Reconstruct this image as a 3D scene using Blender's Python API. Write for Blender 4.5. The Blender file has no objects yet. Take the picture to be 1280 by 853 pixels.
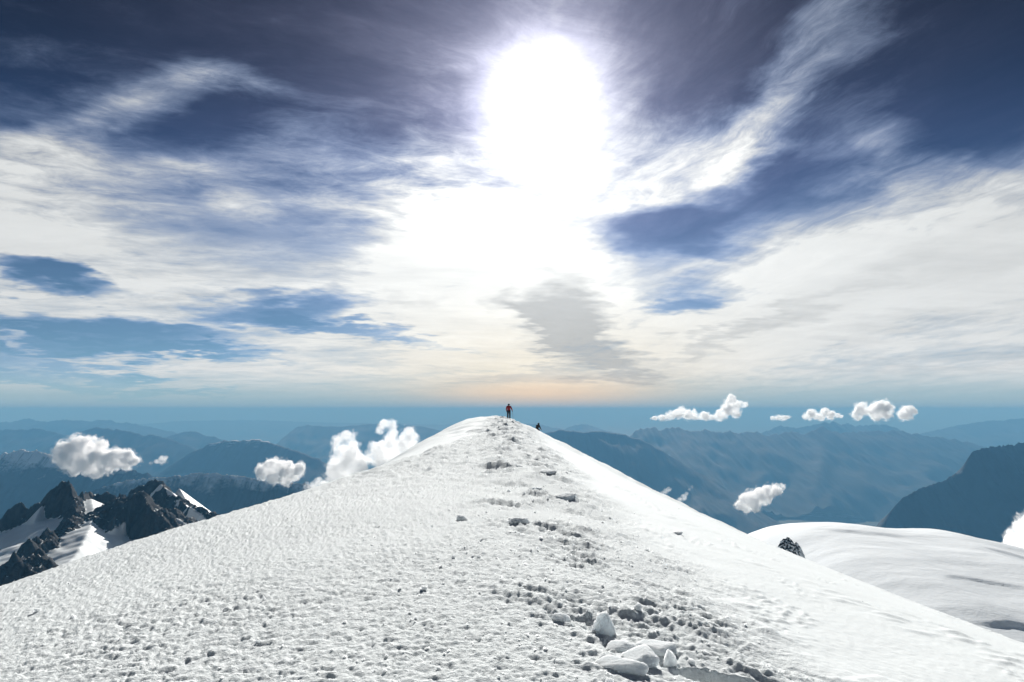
import bpy, bmesh, math, random
import numpy as np
from mathutils import Vector, Matrix, Euler

S = bpy.context.scene
C = S.collection
rng = np.random.default_rng(7)
random.seed(7)

# ------------------------------------------------------------------ camera
F, PH, CH = 997.0, 512.0, 1.6           # focal length (1280 px frame), horizon row, eye height
PITCH = math.atan((PH - 426.5) / F)
cp, sp = math.cos(PITCH), math.sin(PITCH)
cam = bpy.data.cameras.new("camera")
cam.sensor_width = 36.0
cam.lens = F / 1280 * 36
cam.clip_start = 0.1
cam.clip_end = 900000
co = bpy.data.objects.new("camera", cam)
co.location = (0, 0, CH)
co.rotation_euler = (math.pi / 2 + PITCH, 0, 0)
C.objects.link(co)
S.camera = co


def ray(px, py):
    a = (px - 640) / F
    b = (426.5 - py) / F
    den = cp - b * sp
    return a / den, (sp + b * cp) / den


def at(px, py, y):
    X, Z = ray(px, py)
    return Vector((X * y, y, CH + Z * y))


def sky_dir(px, py):
    """azimuth and elevation in degrees of a bearing"""
    X, Z = ray(px, py)
    return math.degrees(math.atan(X)), math.degrees(math.atan(Z / math.sqrt(1 + X * X)))


# ------------------------------------------------------------------ render settings
S.render.engine = 'CYCLES'
S.cycles.max_bounces = 16
S.cycles.diffuse_bounces = 3
S.cycles.glossy_bounces = 1
S.cycles.transmission_bounces = 2
S.cycles.volume_bounces = 14
S.cycles.use_denoising = True
S.view_settings.view_transform = 'Standard'
S.view_settings.look = 'None'
S.view_settings.exposure = 0.61
S.view_settings.gamma = 1.0

# ------------------------------------------------------------------ sun
SUN_AZ, SUN_EL = sky_dir(676, 128)
sd = bpy.data.lights.new("sun", 'SUN')
sd.energy = 5.0
sd.angle = math.radians(0.55)
sd.color = (1.0, 0.99, 0.95)
so = bpy.data.objects.new("sun", sd)
a_, e_ = math.radians(SUN_AZ), math.radians(SUN_EL)
SUN_DIR = Vector((math.sin(a_) * math.cos(e_), math.cos(a_) * math.cos(e_), math.sin(e_)))
so.rotation_euler = SUN_DIR.to_track_quat('Z', 'Y').to_euler()
so.location = (0, 0, 60)
C.objects.link(so)

# ------------------------------------------------------------------ world: sky and high cirrus
W = bpy.data.worlds.new("World")
S.world = W
W.use_nodes = True
try:
    W.cycles.sampling_method = 'MANUAL'
    W.cycles.sample_map_resolution = 1024
except Exception:
    pass
nt = W.node_tree
nt.nodes.clear()


class NB:
    """small helper that writes shader node graphs"""
    def __init__(s, tree): s.t = tree
    def n(s, typ, **kw):
        x = s.t.nodes.new(typ)
        for k, v in kw.items(): setattr(x, k, v)
        return x
    def put(s, sock, v):
        if isinstance(v, bpy.types.NodeSocket): s.t.links.new(v, sock)
        elif v is not None: sock.default_value = v
    def m(s, op, a, b=None, c=None, clamp=False):
        x = s.n('ShaderNodeMath', operation=op, use_clamp=clamp)
        s.put(x.inputs[0], a)
        if b is not None: s.put(x.inputs[1], b)
        if c is not None: s.put(x.inputs[2], c)
        return x.outputs[0]
    def v(s, op, a, b=None, scale=None):
        x = s.n('ShaderNodeVectorMath', operation=op)
        s.put(x.inputs[0], a)
        if b is not None: s.put(x.inputs[1], b)
        if scale is not None: s.put(x.inputs['Scale'], scale)
        return x.outputs['Value'] if op in ('LENGTH', 'DOT_PRODUCT', 'DISTANCE') else x.outputs[0]
    def comb(s, x, y, z=0.0):
        c = s.n('ShaderNodeCombineXYZ')
        s.put(c.inputs[0], x); s.put(c.inputs[1], y); s.put(c.inputs[2], z)
        return c.outputs[0]
    def sep(s, vec):
        c = s.n('ShaderNodeSeparateXYZ'); s.put(c.inputs[0], vec)
        return c.outputs
    def noise(s, vec, scale, detail=4, rough=0.55, color=False, lac=2.0, dist=0.0, typ='FBM'):
        x = s.n('ShaderNodeTexNoise', noise_dimensions='3D', noise_type=typ)
        s.put(x.inputs['Vector'], vec)
        x.inputs['Scale'].default_value = scale
        x.inputs['Detail'].default_value = detail
        x.inputs['Roughness'].default_value = rough
        x.inputs['Lacunarity'].default_value = lac
        x.inputs['Distortion'].default_value = dist
        return x.outputs['Color' if color else 'Fac']
    def ramp(s, v, a, b, lo=0.0, hi=1.0, smooth=True):
        x = s.n('ShaderNodeMapRange', interpolation_type='SMOOTHSTEP' if smooth else 'LINEAR', clamp=True)
        s.put(x.inputs['Value'], v)
        for k, t in (('From Min', a), ('From Max', b), ('To Min', lo), ('To Max', hi)): s.put(x.inputs[k], t)
        return x.outputs['Result']
    def mix(s, f, a, b, blend='MIX'):
        x = s.n('ShaderNodeMix', data_type='RGBA', blend_type=blend)
        s.put(x.inputs['Factor'], f)
        for i, t in ((6, a), (7, b)):
            if isinstance(t, tuple) and len(t) == 3: t = (*t, 1.0)
            s.put(x.inputs[i], t)
        return x.outputs[2]


w = NB(nt)
geo = w.n('ShaderNodeTexCoord')
D = w.v('NORMALIZE', geo.outputs['Generated'])
dx, dy, dz = w.sep(D)[0:3]
deg = 180 / math.pi
az = w.m('MULTIPLY', w.m('ARCTAN2', dx, dy), deg)
el = w.m('MULTIPLY', w.m('ARCSINE', dz), deg)
# the cloud sheet lies flat overhead, so its coordinates open up towards the zenith
lift = w.m('ADD', w.m('MAXIMUM', dz, 0.0), 0.10)
flat = w.comb(w.m('DIVIDE', dx, lift), w.m('DIVIDE', dy, lift), 0.0)
ang = w.comb(az, el, 0.0)
warp = w.noise(flat, 1.1, 4, 0.6, color=True)
warp = w.v('SUBTRACT', warp, (0.5, 0.5, 0.5))
warp = w.v('MULTIPLY', warp, (9.0, 5.0, 0.0))
angw = w.v('ADD', ang, warp)
warp2 = w.v('MULTIPLY', w.v('SUBTRACT', w.noise(flat, 5.0, 3, 0.6, color=True), (0.5, 0.5, 0.5)), (4.6, 2.3, 0.0))
angw = w.v('ADD', angw, warp2)

# (row of the cloud cover): px, py, rx, ry, tilt (deg, + = right end up), weight
COVER = [
    # veil and arc on the left
    (40, 190, 120, 26, 22, .22), (120, 148, 110, 22, 28, .24), (215, 108, 90, 20, 14, .24), (275, 98, 60, 18, -8, .16), (330, 120, 60, 26, -30, .10),
    (30, 245, 130, 56, 8, .36), (150, 235, 120, 50, 0, .14), (330, 205, 150, 40, -18, .10), (450, 220, 110, 44, -15, .12), (270, 230, 60, 16, -25, .14), (520, 250, 90, 60, 0, .24),
    (215, 160, 80, 28, 8, -.22), (260, 285, 150, 30, -12, -.22), (430, 285, 90, 26, -8, -.18),
    (40, 338, 50, 16, -6, -1.0), (105, 352, 44, 13, -18, -.5), (345, 383, 88, 20, 8, -.85), (425, 408, 80, 10, -6, -.8), (545, 428, 70, 7, -2, -.45),
    (70, 408, 130, 14, -1, -.66), (60, 434, 190, 19, 2, -.85), (220, 442, 95, 8, 2, -.6), (320, 452, 50, 5, 0, -.35), (60, 475, 150, 10, -3, -.6), (200, 488, 80, 5, 0, -.4), (20, 432, 14, 7, 0, .5),
    # round the sun
    (535, 95, 50, 26, -20, .16), (580, 165, 50, 26, -20, -.15),
    (620, 255, 130, 90, 8, .62), (745, 165, 90, 60, -35, .32), (660, 110, 60, 50, 0, .2), (620, 370, 170, 80, 0, .35), (790, 205, 130, 46, 12, .40), (900, 180, 110, 36, 22, .26), (970, 110, 130, 34, 54, .26), (1040, 20, 110, 40, 54, .26),
    (1125, 50, 100, 44, 52, .10), (1080, 130, 100, 40, 40, .06), (760, 120, 70, 50, -20, .14),
    # right
    (800, 288, 90, 26, 4, -.46), (900, 270, 120, 40, 14, -.40), (850, 328, 90, 24, 6, -.32), (885, 364, 74, 20, 8, -.52), (840, 378, 50, 12, 5, -.35), (1000, 235, 90, 44, 25, -.18),
    (1240, 95, 110, 110, 0, -.18), (1165, 205, 70, 34, -38, .40), (1225, 240, 70, 24, -12, -.12), (1020, 285, 90, 46, 12, .34), (1090, 262, 46, 14, 0, -.18), (1280, 225, 60, 34, 20, .30),
    (910, 345, 90, 14, -8, .25), (1120, 335, 220, 50, 14, .32), (980, 410, 200, 40, 14, .2),
    (712, 14, 26, 6, 68, .14), (330, 50, 340, 60, -4, -.16), (520, 30, 120, 60, 0, -.08), (1230, 60, 100, 90, 0, -.15), (870, 70, 60, 60, 40, -.10),
]
GREY = [  # thicker, sunless cloud: px, py, rx, ry, tilt, weight
    (712, 398, 50, 36, -25, 1.2), (732, 436, 58, 20, -18, .85), (745, 456, 56, 14, -12, .55), (648, 385, 30, 10, -30, .5), (690, 420, 46, 20, -10, .6), (690, 470, 110, 8, 0, .5),
    (960, 402, 130, 9, 18, 0.30), (880, 432, 90, 9, 22, 0.25), (1170, 400, 120, 12, 4, 0.19), (1190, 452, 150, 8, 2, 0.22), (480, 376, 30, 8, -8, 0.28), (540, 378, 24, 7, 0, 0.22), (225, 372, 34, 8, 12, 0.22),
    (620, 382, 14, 12, -40, 0.28), (960, 478, 300, 7, 0, 0.17), (1240, 300, 120, 20, 14, 0.17), (250, 330, 200, 10, 3, 0.11), (140, 300, 150, 10, 2, 0.11),
]


def blobs(vec, lst, total):
    for px, py, rx, ry, tilt, wt in lst:
        A, E_ = sky_dir(px, py)
        k = 180 / math.pi / F
        mp = w.n('ShaderNodeMapping', vector_type='TEXTURE')
        w.put(mp.inputs['Vector'], vec)
        mp.inputs['Location'].default_value = (A, E_, 0)
        mp.inputs['Rotation'].default_value = (0, 0, math.radians(tilt))
        mp.inputs['Scale'].default_value = (rx * k * 1.45, ry * k * 1.45, 1)
        g = w.n('ShaderNodeTexGradient', gradient_type='QUADRATIC_SPHERE' if False else 'SPHERICAL')
        w.put(g.inputs['Vector'], mp.outputs[0])
        f = g.outputs['Fac']
        f = w.m('SMOOTH_MIN', f, 0.62, 0.3)
        total = w.m('MULTIPLY_ADD', f, wt / 0.58, total)
    return total


base = w.ramp(el, 8.0, 20.0, 0.92, -0.15)
far_side = w.m('ADD', base, 0.0)
def sheet(phi, across, along, scale, detail, rough, dist):
    """cloud texture drawn out along the wind, which blows towards the bearing phi"""
    a_, b_ = math.cos(math.radians(phi)), math.sin(math.radians(phi))
    u = w.m('MULTIPLY', w.v('DOT_PRODUCT', flat, (a_, -b_, 0)), across)
    v = w.m('MULTIPLY', w.v('DOT_PRODUCT', flat, (b_, a_, 0)), along)
    return w.noise(w.v('ADD', w.comb(u, v, 0.0), w.v('SCALE', warp, scale=0.05)), scale, detail, rough, dist=dist)


side = w.ramp(dx, -0.10, 0.28)
streak = w.mix(side, sheet(90, 1.5, 0.95, 1.4, 9, 0.62, 0.15), sheet(-7, 1.6, 0.55, 1.2, 9, 0.62, 0.15))
fine = w.mix(side, sheet(62, 1.5, 0.75, 5.0, 8, 0.72, 0.35), sheet(-16, 1.8, 0.6, 4.5, 8, 0.72, 0.35))
streak = w.sep(streak)[0]; fine = w.sep(fine)[0]
texn = w.m('ADD', w.m('MULTIPLY', w.m('SUBTRACT', streak, 0.5), 1.15), w.m('MULTIPLY', w.m('SUBTRACT', fine, 0.5), 0.78))
tmod = w.m('MAXIMUM', w.m('MULTIPLY_ADD', texn, 1.7, 1.0), 0.25)
# thin and thick parts of the cirrus sheet
cov = w.m('ADD', w.m('MULTIPLY_ADD', blobs(angw, COVER, 0.0), tmod, base), texn)
cover = w.m('MINIMUM', w.m('MAXIMUM', cov, 0.0), 1.0)
cover = w.ramp(cov, -0.24, 1.0, 0.0, 1.0, smooth=False)
cover = w.m('POWER', cover, 1.55)
grey = w.m('ADD', blobs(angw, GREY, w.m('MULTIPLY', w.m('SUBTRACT', w.noise(w.v('MULTIPLY', flat, (0.6, 1.9, 1.0)), 2.3, 6, 0.6), 0.48), 0.8)), 0.0)
grey = w.m('MINIMUM', w.m('MAXIMUM', grey, 0.0), 1.0)

# clear air
sky = w.n('ShaderNodeTexSky', sky_type='NISHITA')
sky.sun_disc = False
sky.sun_elevation = math.radians(SUN_EL)
sky.sun_rotation = math.radians(SUN_AZ)
sky.altitude = 4800
sky.air_density = 0.75
sky.dust_density = 0.0
sky.ozone_density = 2.0
SKYN = w.v('MULTIPLY', w.v('SCALE', sky.outputs[0], scale=w.ramp(el, 6, 27, 0.70, 0.125)), w.mix(w.ramp(el, 6, 20), (0.86, 1.0, 0.92), (0.80, 0.96, 1.16)))

# light scattered forward by thin cloud: depends on the angle to the sun
cs = w.v('DOT_PRODUCT', D, tuple(SUN_DIR))
th = w.m('MULTIPLY', w.m('ARCCOSINE', w.m('MINIMUM', cs, 0.99999)), deg)
th = w.m('MULTIPLY', th, w.m('MULTIPLY_ADD', texn, -0.7, 1.0))
def lobe(a, wd): return w.m('MULTIPLY', w.m('EXPONENT', w.m('MULTIPLY', th, -1.0 / wd)), a)
def gauss(a, wd): return w.m('MULTIPLY', w.m('EXPONENT', w.m('MULTIPLY', w.m('MULTIPLY', th, th), -1.0 / (wd * wd))), a)
K = 10.0      # radiances are written for a background strength of 0.1
cl_b = w.m('ADD', w.m('ADD', lobe(14.0, 6.5), lobe(8.0, 15.0)), 9.0)
cl_b = w.m('MULTIPLY', cl_b, w.m('SUBTRACT', 1.0, w.m('MULTIPLY', grey, 0.40)))
cl_b = w.m('MULTIPLY', cl_b, w.ramp(el, 24, 60, 1.0, 0.8))
daz = w.m('ABSOLUTE', w.m('SUBTRACT', az, SUN_AZ))
warm_low = w.m('EXPONENT', w.m('MULTIPLY', w.m('MULTIPLY', daz, daz), -1 / 70.0))
warm = w.m('MULTIPLY', w.ramp(el, 0.5, 10, 1.0, 0.0), w.m('EXPONENT', w.m('MULTIPLY', w.m('POWER', w.m('ABSOLUTE', w.m('SUBTRACT', az, SUN_AZ)), 2.0), -1 / 170.0)))
tint = w.mix(w.m('MULTIPLY', warm, 0.7), (0.975, 1.0, 1.0), (1.06, 0.90, 0.60))
tint = w.mix(w.ramp(th, 6, 26, 0.55, 0.0), tint, (1.0, 1.0, 0.96))
tint = w.mix(w.m('MULTIPLY', grey, 0.6), tint, (0.96, 1.0, 1.03))
tint = w.v('MULTIPLY', tint, w.mix(w.m('MULTIPLY', w.ramp(cover, 0.0, 0.75, 1.0, 0.0), w.ramp(th, 4, 14)), (1.0, 1.0, 1.0), (0.62, 0.80, 1.20)))
cloudc = w.v('SCALE', tint, scale=cl_b)
glow = w.m('ADD', gauss(20.0, 3.7), lobe(12.0, 3.8))
glow = w.m('MULTIPLY', glow, w.m('MULTIPLY_ADD', fine, 0.8, 0.6))
glowc = w.v('SCALE', (0.96, 0.94, 1.05), scale=glow)
clear = w.v('ADD', w.v('ADD', SKYN, glowc), w.v('SCALE', (0.72, 0.79, 1.34), scale=lobe(4.4, 9.0)))
skyc = w.mix(cover, clear, cloudc)
# pale air just above the horizon
hz = w.ramp(el, 0.3, 2.9, 1.0, 0.0)
hcol = w.mix(w.m('MULTIPLY', warm_low, w.ramp(el, -0.5, 1.6, 0.0, 0.9)), (4.3, 6.3, 7.0), (14.0, 9.2, 5.0))
skyc = w.mix(w.m('MULTIPLY', hz, 0.92), skyc, hcol)
bg = w.n('ShaderNodeBackground')
w.put(bg.inputs['Color'], skyc)
bg.inputs['Strength'].default_value = 0.05
wo = w.n('ShaderNodeOutputWorld')
nt.links.new(bg.outputs[0], wo.inputs['Surface'])


# ------------------------------------------------------------------ tagging and mesh helpers
def tag(o, label=None, cat=None, group=None, kind=None):
    for k, v in (('label', label), ('category', cat), ('group', group), ('kind', kind)):
        if v: o[k] = v
    return o


def link(name, me, mat=None, parent=None, loc=None):
    o = bpy.data.objects.new(name, me)
    C.objects.link(o)
    if mat is not None:
        me.materials.clear()
        me.materials.append(mat)
    if parent is not None: o.parent = parent
    if loc is not None: o.location = loc
    return o


def grid_mesh(name, P):
    """P: (rows, cols, 3)"""
    r, c = P.shape[:2]
    me = bpy.data.meshes.new(name)
    me.vertices.add(r * c)
    me.vertices.foreach_set('co', np.ascontiguousarray(P, np.float32).ravel())
    idx = np.arange(r * c).reshape(r, c)
    q = np.stack([idx[:-1, :-1], idx[:-1, 1:], idx[1:, 1:], idx[1:, :-1]], -1).reshape(-1, 4)
    n = len(q)
    me.loops.add(n * 4)
    me.loops.foreach_set('vertex_index', q.ravel().astype(np.int32))
    me.polygons.add(n)
    me.polygons.foreach_set('loop_start', np.arange(0, n * 4, 4, dtype=np.int32))
    me.polygons.foreach_set('loop_total', np.full(n, 4, np.int32))
    me.polygons.foreach_set('use_smooth', np.ones(n, bool))
    me.update(calc_edges=True)
    return me


# ------------------------------------------------------------------ numpy noise
_P = rng.permutation(512).astype(np.int32)
_P = np.concatenate([_P, _P])
_G2 = np.stack([np.cos(np.arange(64) / 64 * 2 * np.pi), np.sin(np.arange(64) / 64 * 2 * np.pi)], -1).astype(np.float32)
_g3 = rng.normal(size=(64, 3)); _g3 /= np.linalg.norm(_g3, axis=1, keepdims=True)
_G3 = (_g3 * 1.4).astype(np.float32)


def perlin2(x, y):
    xi = np.floor(x).astype(np.int32); yi = np.floor(y).astype(np.int32)
    fx = (x - xi).astype(np.float32); fy = (y - yi).astype(np.float32)
    xi &= 511; yi &= 511
    u = fx * fx * fx * (fx * (fx * 6 - 15) + 10); v = fy * fy * fy * (fy * (fy * 6 - 15) + 10)
    x1 = (xi + 1) & 511; y1 = (yi + 1) & 511
    def g(a, b, px, py):
        h = _G2[_P[_P[a] + b] & 63]
        return h[..., 0] * px + h[..., 1] * py
    a = g(xi, yi, fx, fy); b = g(x1, yi, fx - 1, fy)
    c = g(xi, y1, fx, fy - 1); d = g(x1, y1, fx - 1, fy - 1)
    return 1.5 * ((a + (b - a) * u) * (1 - v) + (c + (d - c) * u) * v)


def perlin3(p):
    i = np.floor(p).astype(np.int32)
    f = (p - i).astype(np.float32)
    i &= 511
    j = (i + 1) & 511
    u = f * f * f * (f * (f * 6 - 15) + 10)
    def g(ax, ay, az_, dx_, dy_, dz_):
        h = _G3[_P[_P[_P[ax] + ay] + az_] & 63]
        return h[:, 0] * (f[:, 0] - dx_) + h[:, 1] * (f[:, 1] - dy_) + h[:, 2] * (f[:, 2] - dz_)
    def lerp(a, b, t): return a + (b - a) * t
    x0 = lerp(g(i[:, 0], i[:, 1], i[:, 2], 0, 0, 0), g(j[:, 0], i[:, 1], i[:, 2], 1, 0, 0), u[:, 0])
    x1 = lerp(g(i[:, 0], j[:, 1], i[:, 2], 0, 1, 0), g(j[:, 0], j[:, 1], i[:, 2], 1, 1, 0), u[:, 0])
    x2 = lerp(g(i[:, 0], i[:, 1], j[:, 2], 0, 0, 1), g(j[:, 0], i[:, 1], j[:, 2], 1, 0, 1), u[:, 0])
    x3 = lerp(g(i[:, 0], j[:, 1], j[:, 2], 0, 1, 1), g(j[:, 0], j[:, 1], j[:, 2], 1, 1, 1), u[:, 0])
    return lerp(lerp(x0, x1, u[:, 1]), lerp(x2, x3, u[:, 1]), u[:, 2])


def fbm2(x, y, oct=5, gain=0.5, ridged=False):
    o = 0; a = 1.0; t = 0
    for k in range(oct):
        n = perlin2(x * 2 ** k + 17.3 * k, y * 2 ** k + 9.1 * k)
        if ridged: n = 1 - 2 * np.abs(n)
        o = o + a * n; t += a; a *= gain
    return o / t


def fbm3(p, oct=4, gain=0.5, billow=False):
    o = 0; a = 1.0; t = 0
    for k in range(oct):
        n = perlin3(p * 2 ** k + 7.7 * k)
        if billow: n = 2 * np.abs(n) - 0.5
        o = o + a * n; t += a; a *= gain
    return o / t


def sstep(x, a, b):
    t = np.clip((x - a) / (b - a), 0, 1)
    return t * t * (3 - 2 * t)


# ------------------------------------------------------------------ materials
def mat(name):
    m = bpy.data.materials.new(name)
    m.use_nodes = True
    n = NB(m.node_tree)
    b = m.node_tree.nodes['Principled BSDF']
    return m, n, b


def snow_material(name, col, bump_scale, bump, crusted=False, sss=0.0):
    m, n, b = mat(name)
    g = n.n('ShaderNodeNewGeometry')
    pos = g.outputs['Position']
    big = n.noise(pos, bump_scale * 0.02, 3, 0.5)
    c = n.mix(n.ramp(big, 0.35, 0.65), tuple(x * 0.97 for x in col), col)
    n.put(b.inputs['Base Color'], c)
    b.inputs['Roughness'].default_value = 0.9
    b.inputs['Specular IOR Level'].default_value = 0.04
    h = n.m('ADD', n.noise(pos, bump_scale, 4, 0.65), n.m('MULTIPLY', n.noise(pos, bump_scale * 4.3, 2, 0.6), 0.35))
    bp = n.n('ShaderNodeBump')
    b.inputs['Subsurface Weight'].default_value = sss
    b.inputs['Subsurface Radius'].default_value = (1.0, 1.0, 1.0)
    b.inputs['Subsurface Scale'].default_value = .022 if crusted else .07
    bp.inputs['Strength'].default_value = 1.0
    bp.inputs['Distance'].default_value = bump
    if crusted:
        at_ = n.n('ShaderNodeAttribute'); at_.attribute_name = 'crust'
        h = n.m('MULTIPLY', h, n.m('MULTIPLY_ADD', at_.outputs['Fac'], .85, .15))
    n.put(bp.inputs['Height'], h)
    n.put(b.inputs['Normal'], bp.outputs[0])
    return m


M_SNOW = snow_material('wind_crusted_snow', (0.86, 0.90, 0.905), 26.0, 0.036, True, .7)
M_DOME = snow_material('far_snowfield', (0.90, 0.93, 0.95), 0.03, 1.2)
M_BLOCK = snow_material('broken_snow', (0.84, 0.88, 0.90), 40.0, 0.012, False, 1.0)

# ------------------------------------------------------------------ the summit ridge (one sheet of ground)
CR_Z = [(-60, -3), (-10, -.1), (0, 0), (10, .02), (30, .06), (60, .3), (80, .83), (90, .98), (96, .75), (106, -.6), (120, -4), (140, -10), (200, -40), (400, -190), (2000, -1500)]
CR_X = [(-50, 0), (0, -.3), (20, -.3), (50, -.5), (80, -1.7), (100, -2), (2000, -2)]
KL = [(-50, .03), (0, .028), (8, .024), (13, .0195), (16, .0215), (20, .0225), (25, .0245), (31, .031), (40, .038), (60, .038), (85, .048), (110, .03)]
SR = [(-50, .30), (0, .30), (8, .34), (20, .42), (40, .52), (60, .58), (90, .58), (120, .55)]


def tab(x, t, wd):
    t = np.array(t, float)
    o = 0
    for k in np.linspace(-1, 1, 9): o = o + np.interp(x + k * wd, t[:, 0], t[:, 1])
    return o / 9


def ridge_base(x, y):
    wy = np.clip(y * .1 + 2, 2, 12)
    zc = tab(y, CR_Z, wy); xc = tab(y, CR_X, wy)
    d = x - xc
    k = tab(y, KL, 4.); xl = np.clip(-d, 0, None); x0 = 14.
    L = np.where(xl < x0, k * xl * xl, k * x0 * x0 + 2 * k * x0 * (xl - x0))
    s = tab(y, SR, 4.); xr = np.clip(d, 0, None); wd = 2.5
    R = s * (np.sqrt(xr * xr + wd * wd) - wd)
    R = R * (1 - .22 * np.clip(xr / 60, 0, 1) ** .8)
    return zc - L - R


def crust(x, y):
    """1 on rime crust and trampled snow, 0 on the wind-smoothed faces"""
    wob = fbm2(x * .35, y * .22, 3) * 1.0
    right = 1 - sstep(x + wob, 1.3, 2.6)
    # smooth strip on the far left flank
    xl = -x
    edge = 1.3 + np.clip(46 - y, 0, 40) * .17 + fbm2(x * .2 + 40, y * .12, 3) * 1.6 + fbm2(x * .8, y * .5 + 3, 3) * 1.2
    left = 1 - sstep(xl, edge, edge + 1.6) * sstep(y, 22, 28)
    return np.clip(right * left, 0, 1)




def ground_hit(px, py):
    """where the line of sight through a picture point meets the ridge"""
    X, Z = ray(px, py)
    t = np.concatenate([np.arange(2.5, 30, .01), np.arange(30, 110, .05)])
    h = ridge_base(X * t, t)
    s = np.nonzero(CH + Z * t <= h)[0]
    i = s[0] if len(s) else len(t) - 1
    return X * t[i], t[i]


PITS = [(*ground_hit(892, 846), .27, .16, .20), (*ground_hit(925, 850), .22, .12, .12), (*ground_hit(775, 806), .10, .05, .05), (*ground_hit(700, 772), .10, .06, .05)]


def ridge_height(x, y, lod=None):
    """lod: local spacing of the sheet, used to leave out relief too fine for it"""
    z = ridge_base(x, y)
    if lod is None: lod = np.zeros_like(x)
    near = 1 - sstep(y, 100, 130)
    cr = crust(x, y)
    def f(lam): return np.clip(lam / (lod * .8 + 1e-6) - 0.3, 0, 1)
    # long swells and wind drifts on everything
    z = z + (perlin2(x / 7 + 3, y / 11) * .10 + perlin2(x / 2.6, y / 4.1 + 8) * .035) * np.clip(.18 + cr, 0, 1) * near * sstep(y, 2, 12)
    # trampled band along the crest: broken lumps pulled out down the slope
    bx = np.clip(1.15 - .045 * (y - 6), -.6, 1.2) + .35 * np.clip(6.5 - y, 0, 2)
    tr = np.exp(-np.abs((x - bx - .3 * perlin2(y / 2.2, y * 0 + 3)) / 1.3) ** 3) * near
    u = x * .82 - y * .57; v = x * .57 + y * .82
    wx_ = .12 * perlin2(x / .3, y / .3 + 9)
    gate = sstep(fbm2(x / 1.1 + 7, y / 1.5 + 1, 3), -.25, .25)
    lump = fbm2(u / .55 + wx_, v / .20, 5, .68) * .085 + np.maximum(perlin2(u / .9 + 4, v / .5), 0) * .05
    lump = lump + sstep(y, 9, 25) * (fbm2(u / 1.5 + 2, v / .6, 4, .7) * .20 + np.maximum(perlin2(u / .8 + 9, v / .4), -.1) * .07)
    z = z + tr * gate * lump * np.clip(y / 7, .6, 1.6) + tr * perlin2(x / 1.1, y / 1.6) * .05
    # crust: fine grains of rime
    patch = .68 + .42 * sstep(fbm2(x * .55 + 9, y * .33, 4, .6), -.28, .38)
    gx_ = x + .03 * perlin2(x / .15 + 3, y / .15); gy_ = y + .03 * perlin2(x / .15, y / .15 + 8)
    k1 = perlin2(gx_ / .17, gy_ / .13)
    k2 = perlin2(gx_ / .085 + 3, gy_ / .07 + 7)
    k3 = perlin2(gx_ / .042, gy_ / .038 + 4)
    k4 = np.maximum(perlin2(x / .19 + 13, y / .23 + 2), -.15)
    far = sstep(y, 8, 30)
    pit = sstep(fbm2(gx_ / .105 + 21, gy_ / .09 + 4, 3, .8), .08, .42) * (1 - far) + sstep(fbm2(gx_ / .5 + 21, gy_ / .6 + 4, 3, .8), .05, .42) * far
    pit = pit * (1 - .5 * tr)
    z = z - cr * near * patch * pit * (.014 + .055 * far)
    z = z + cr * patch * near * (k1 * .010 + k2 * .013 + k3 * .010 + k4 * .05 * far)
    z = z + cr * near * far * np.maximum(perlin2(x / .5 + 3, y / .8 + 7), -.2) * .07
    z = z + cr * near * sstep(y, 10, 40) * sstep(fbm2(x / 5 + 2, y / 8, 2), .0, .4) * np.maximum(perlin2(x / 1.3 + 5, y / 2.0), 0) * .25
    z = z + near * sstep(y, 40, 65) * (perlin2(x / 3.1 + 4, y / 5 + 1) * .20 + perlin2(x / 1.2 + 4, y / 2 + 1) * .09)
    # sparse drift marks on the smooth faces
    sm = (1 - cr) * near
    u = x * .8 + y * .6; v = -x * .6 + y * .8
    spots = sstep(fbm2(x * .45 + 31, y * .3 + 5, 2), .02, .4)
    z = z + sm * (.006 * perlin2(v / .6, u / 2.2) + spots * .045 * np.maximum(perlin2(v / .22, u / .7) - .1, 0) * f(.3))
    z = z + sm * sstep(fbm2(x * .7 + 3, y * .4 + 15, 2), .1, .35) * np.maximum(perlin2(v / .09 + 7, u / .16), 0) * .03
    z = z + sm * .004 * perlin2(x / .09, y / .09) * f(.09)
    for px_, py_, rx, ry, dep in PITS:
        q = np.sqrt(((x - px_) / rx) ** 2 + ((y - py_) / ry) ** 2)
        z = z - dep * (1 - sstep(q + .12 * perlin2(x / .12, y / .12), .72, 1.0))
    return z


def build_ridge():
    th1 = np.radians(np.concatenate([np.linspace(-180, -38, 60)[:-1], np.linspace(-38, 38, 1150), np.linspace(38, 180, 60)[1:]]))
    rs = [0.6]
    while rs[-1] < 2600:
        r = rs[-1]
        if r < 3.6: d = .12
        elif r < 120: d = min(max(r * r / 1300, .010), .24)
        else: d = .05 * (r - 115)
        rs.append(r + d)
    rs = np.array(rs)
    T, R_ = np.meshgrid(th1, rs)
    X = R_ * np.sin(T); Y = R_ * np.cos(T)
    dr = np.gradient(rs)
    lod = np.maximum(dr[:, None] * np.ones_like(T) * .75, R_ * .0012)
    lod = np.where(np.abs(T) > math.radians(38.5), R_ * .04 + .1, lod)
    Z = ridge_height(X, Y, lod)
    Z = np.maximum(Z, -1500 + R_ * 0.0)
    me = grid_mesh('snow_ridge', np.stack([X, Y, Z], -1))
    a = me.attributes.new('crust', 'FLOAT', 'POINT')
    a.data.foreach_set('value', np.ascontiguousarray(crust(X, Y), np.float32).ravel())
    o = link('snow_ridge', me, M_SNOW)
    tag(o, 'broad snow covered summit ridge rising to a rounded crest', 'snow ridge', None, 'structure')
    return o


build_ridge()


def ground_z(x, y):
    return float(ridge_height(np.array([float(x)]), np.array([float(y)]))[0])


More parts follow.
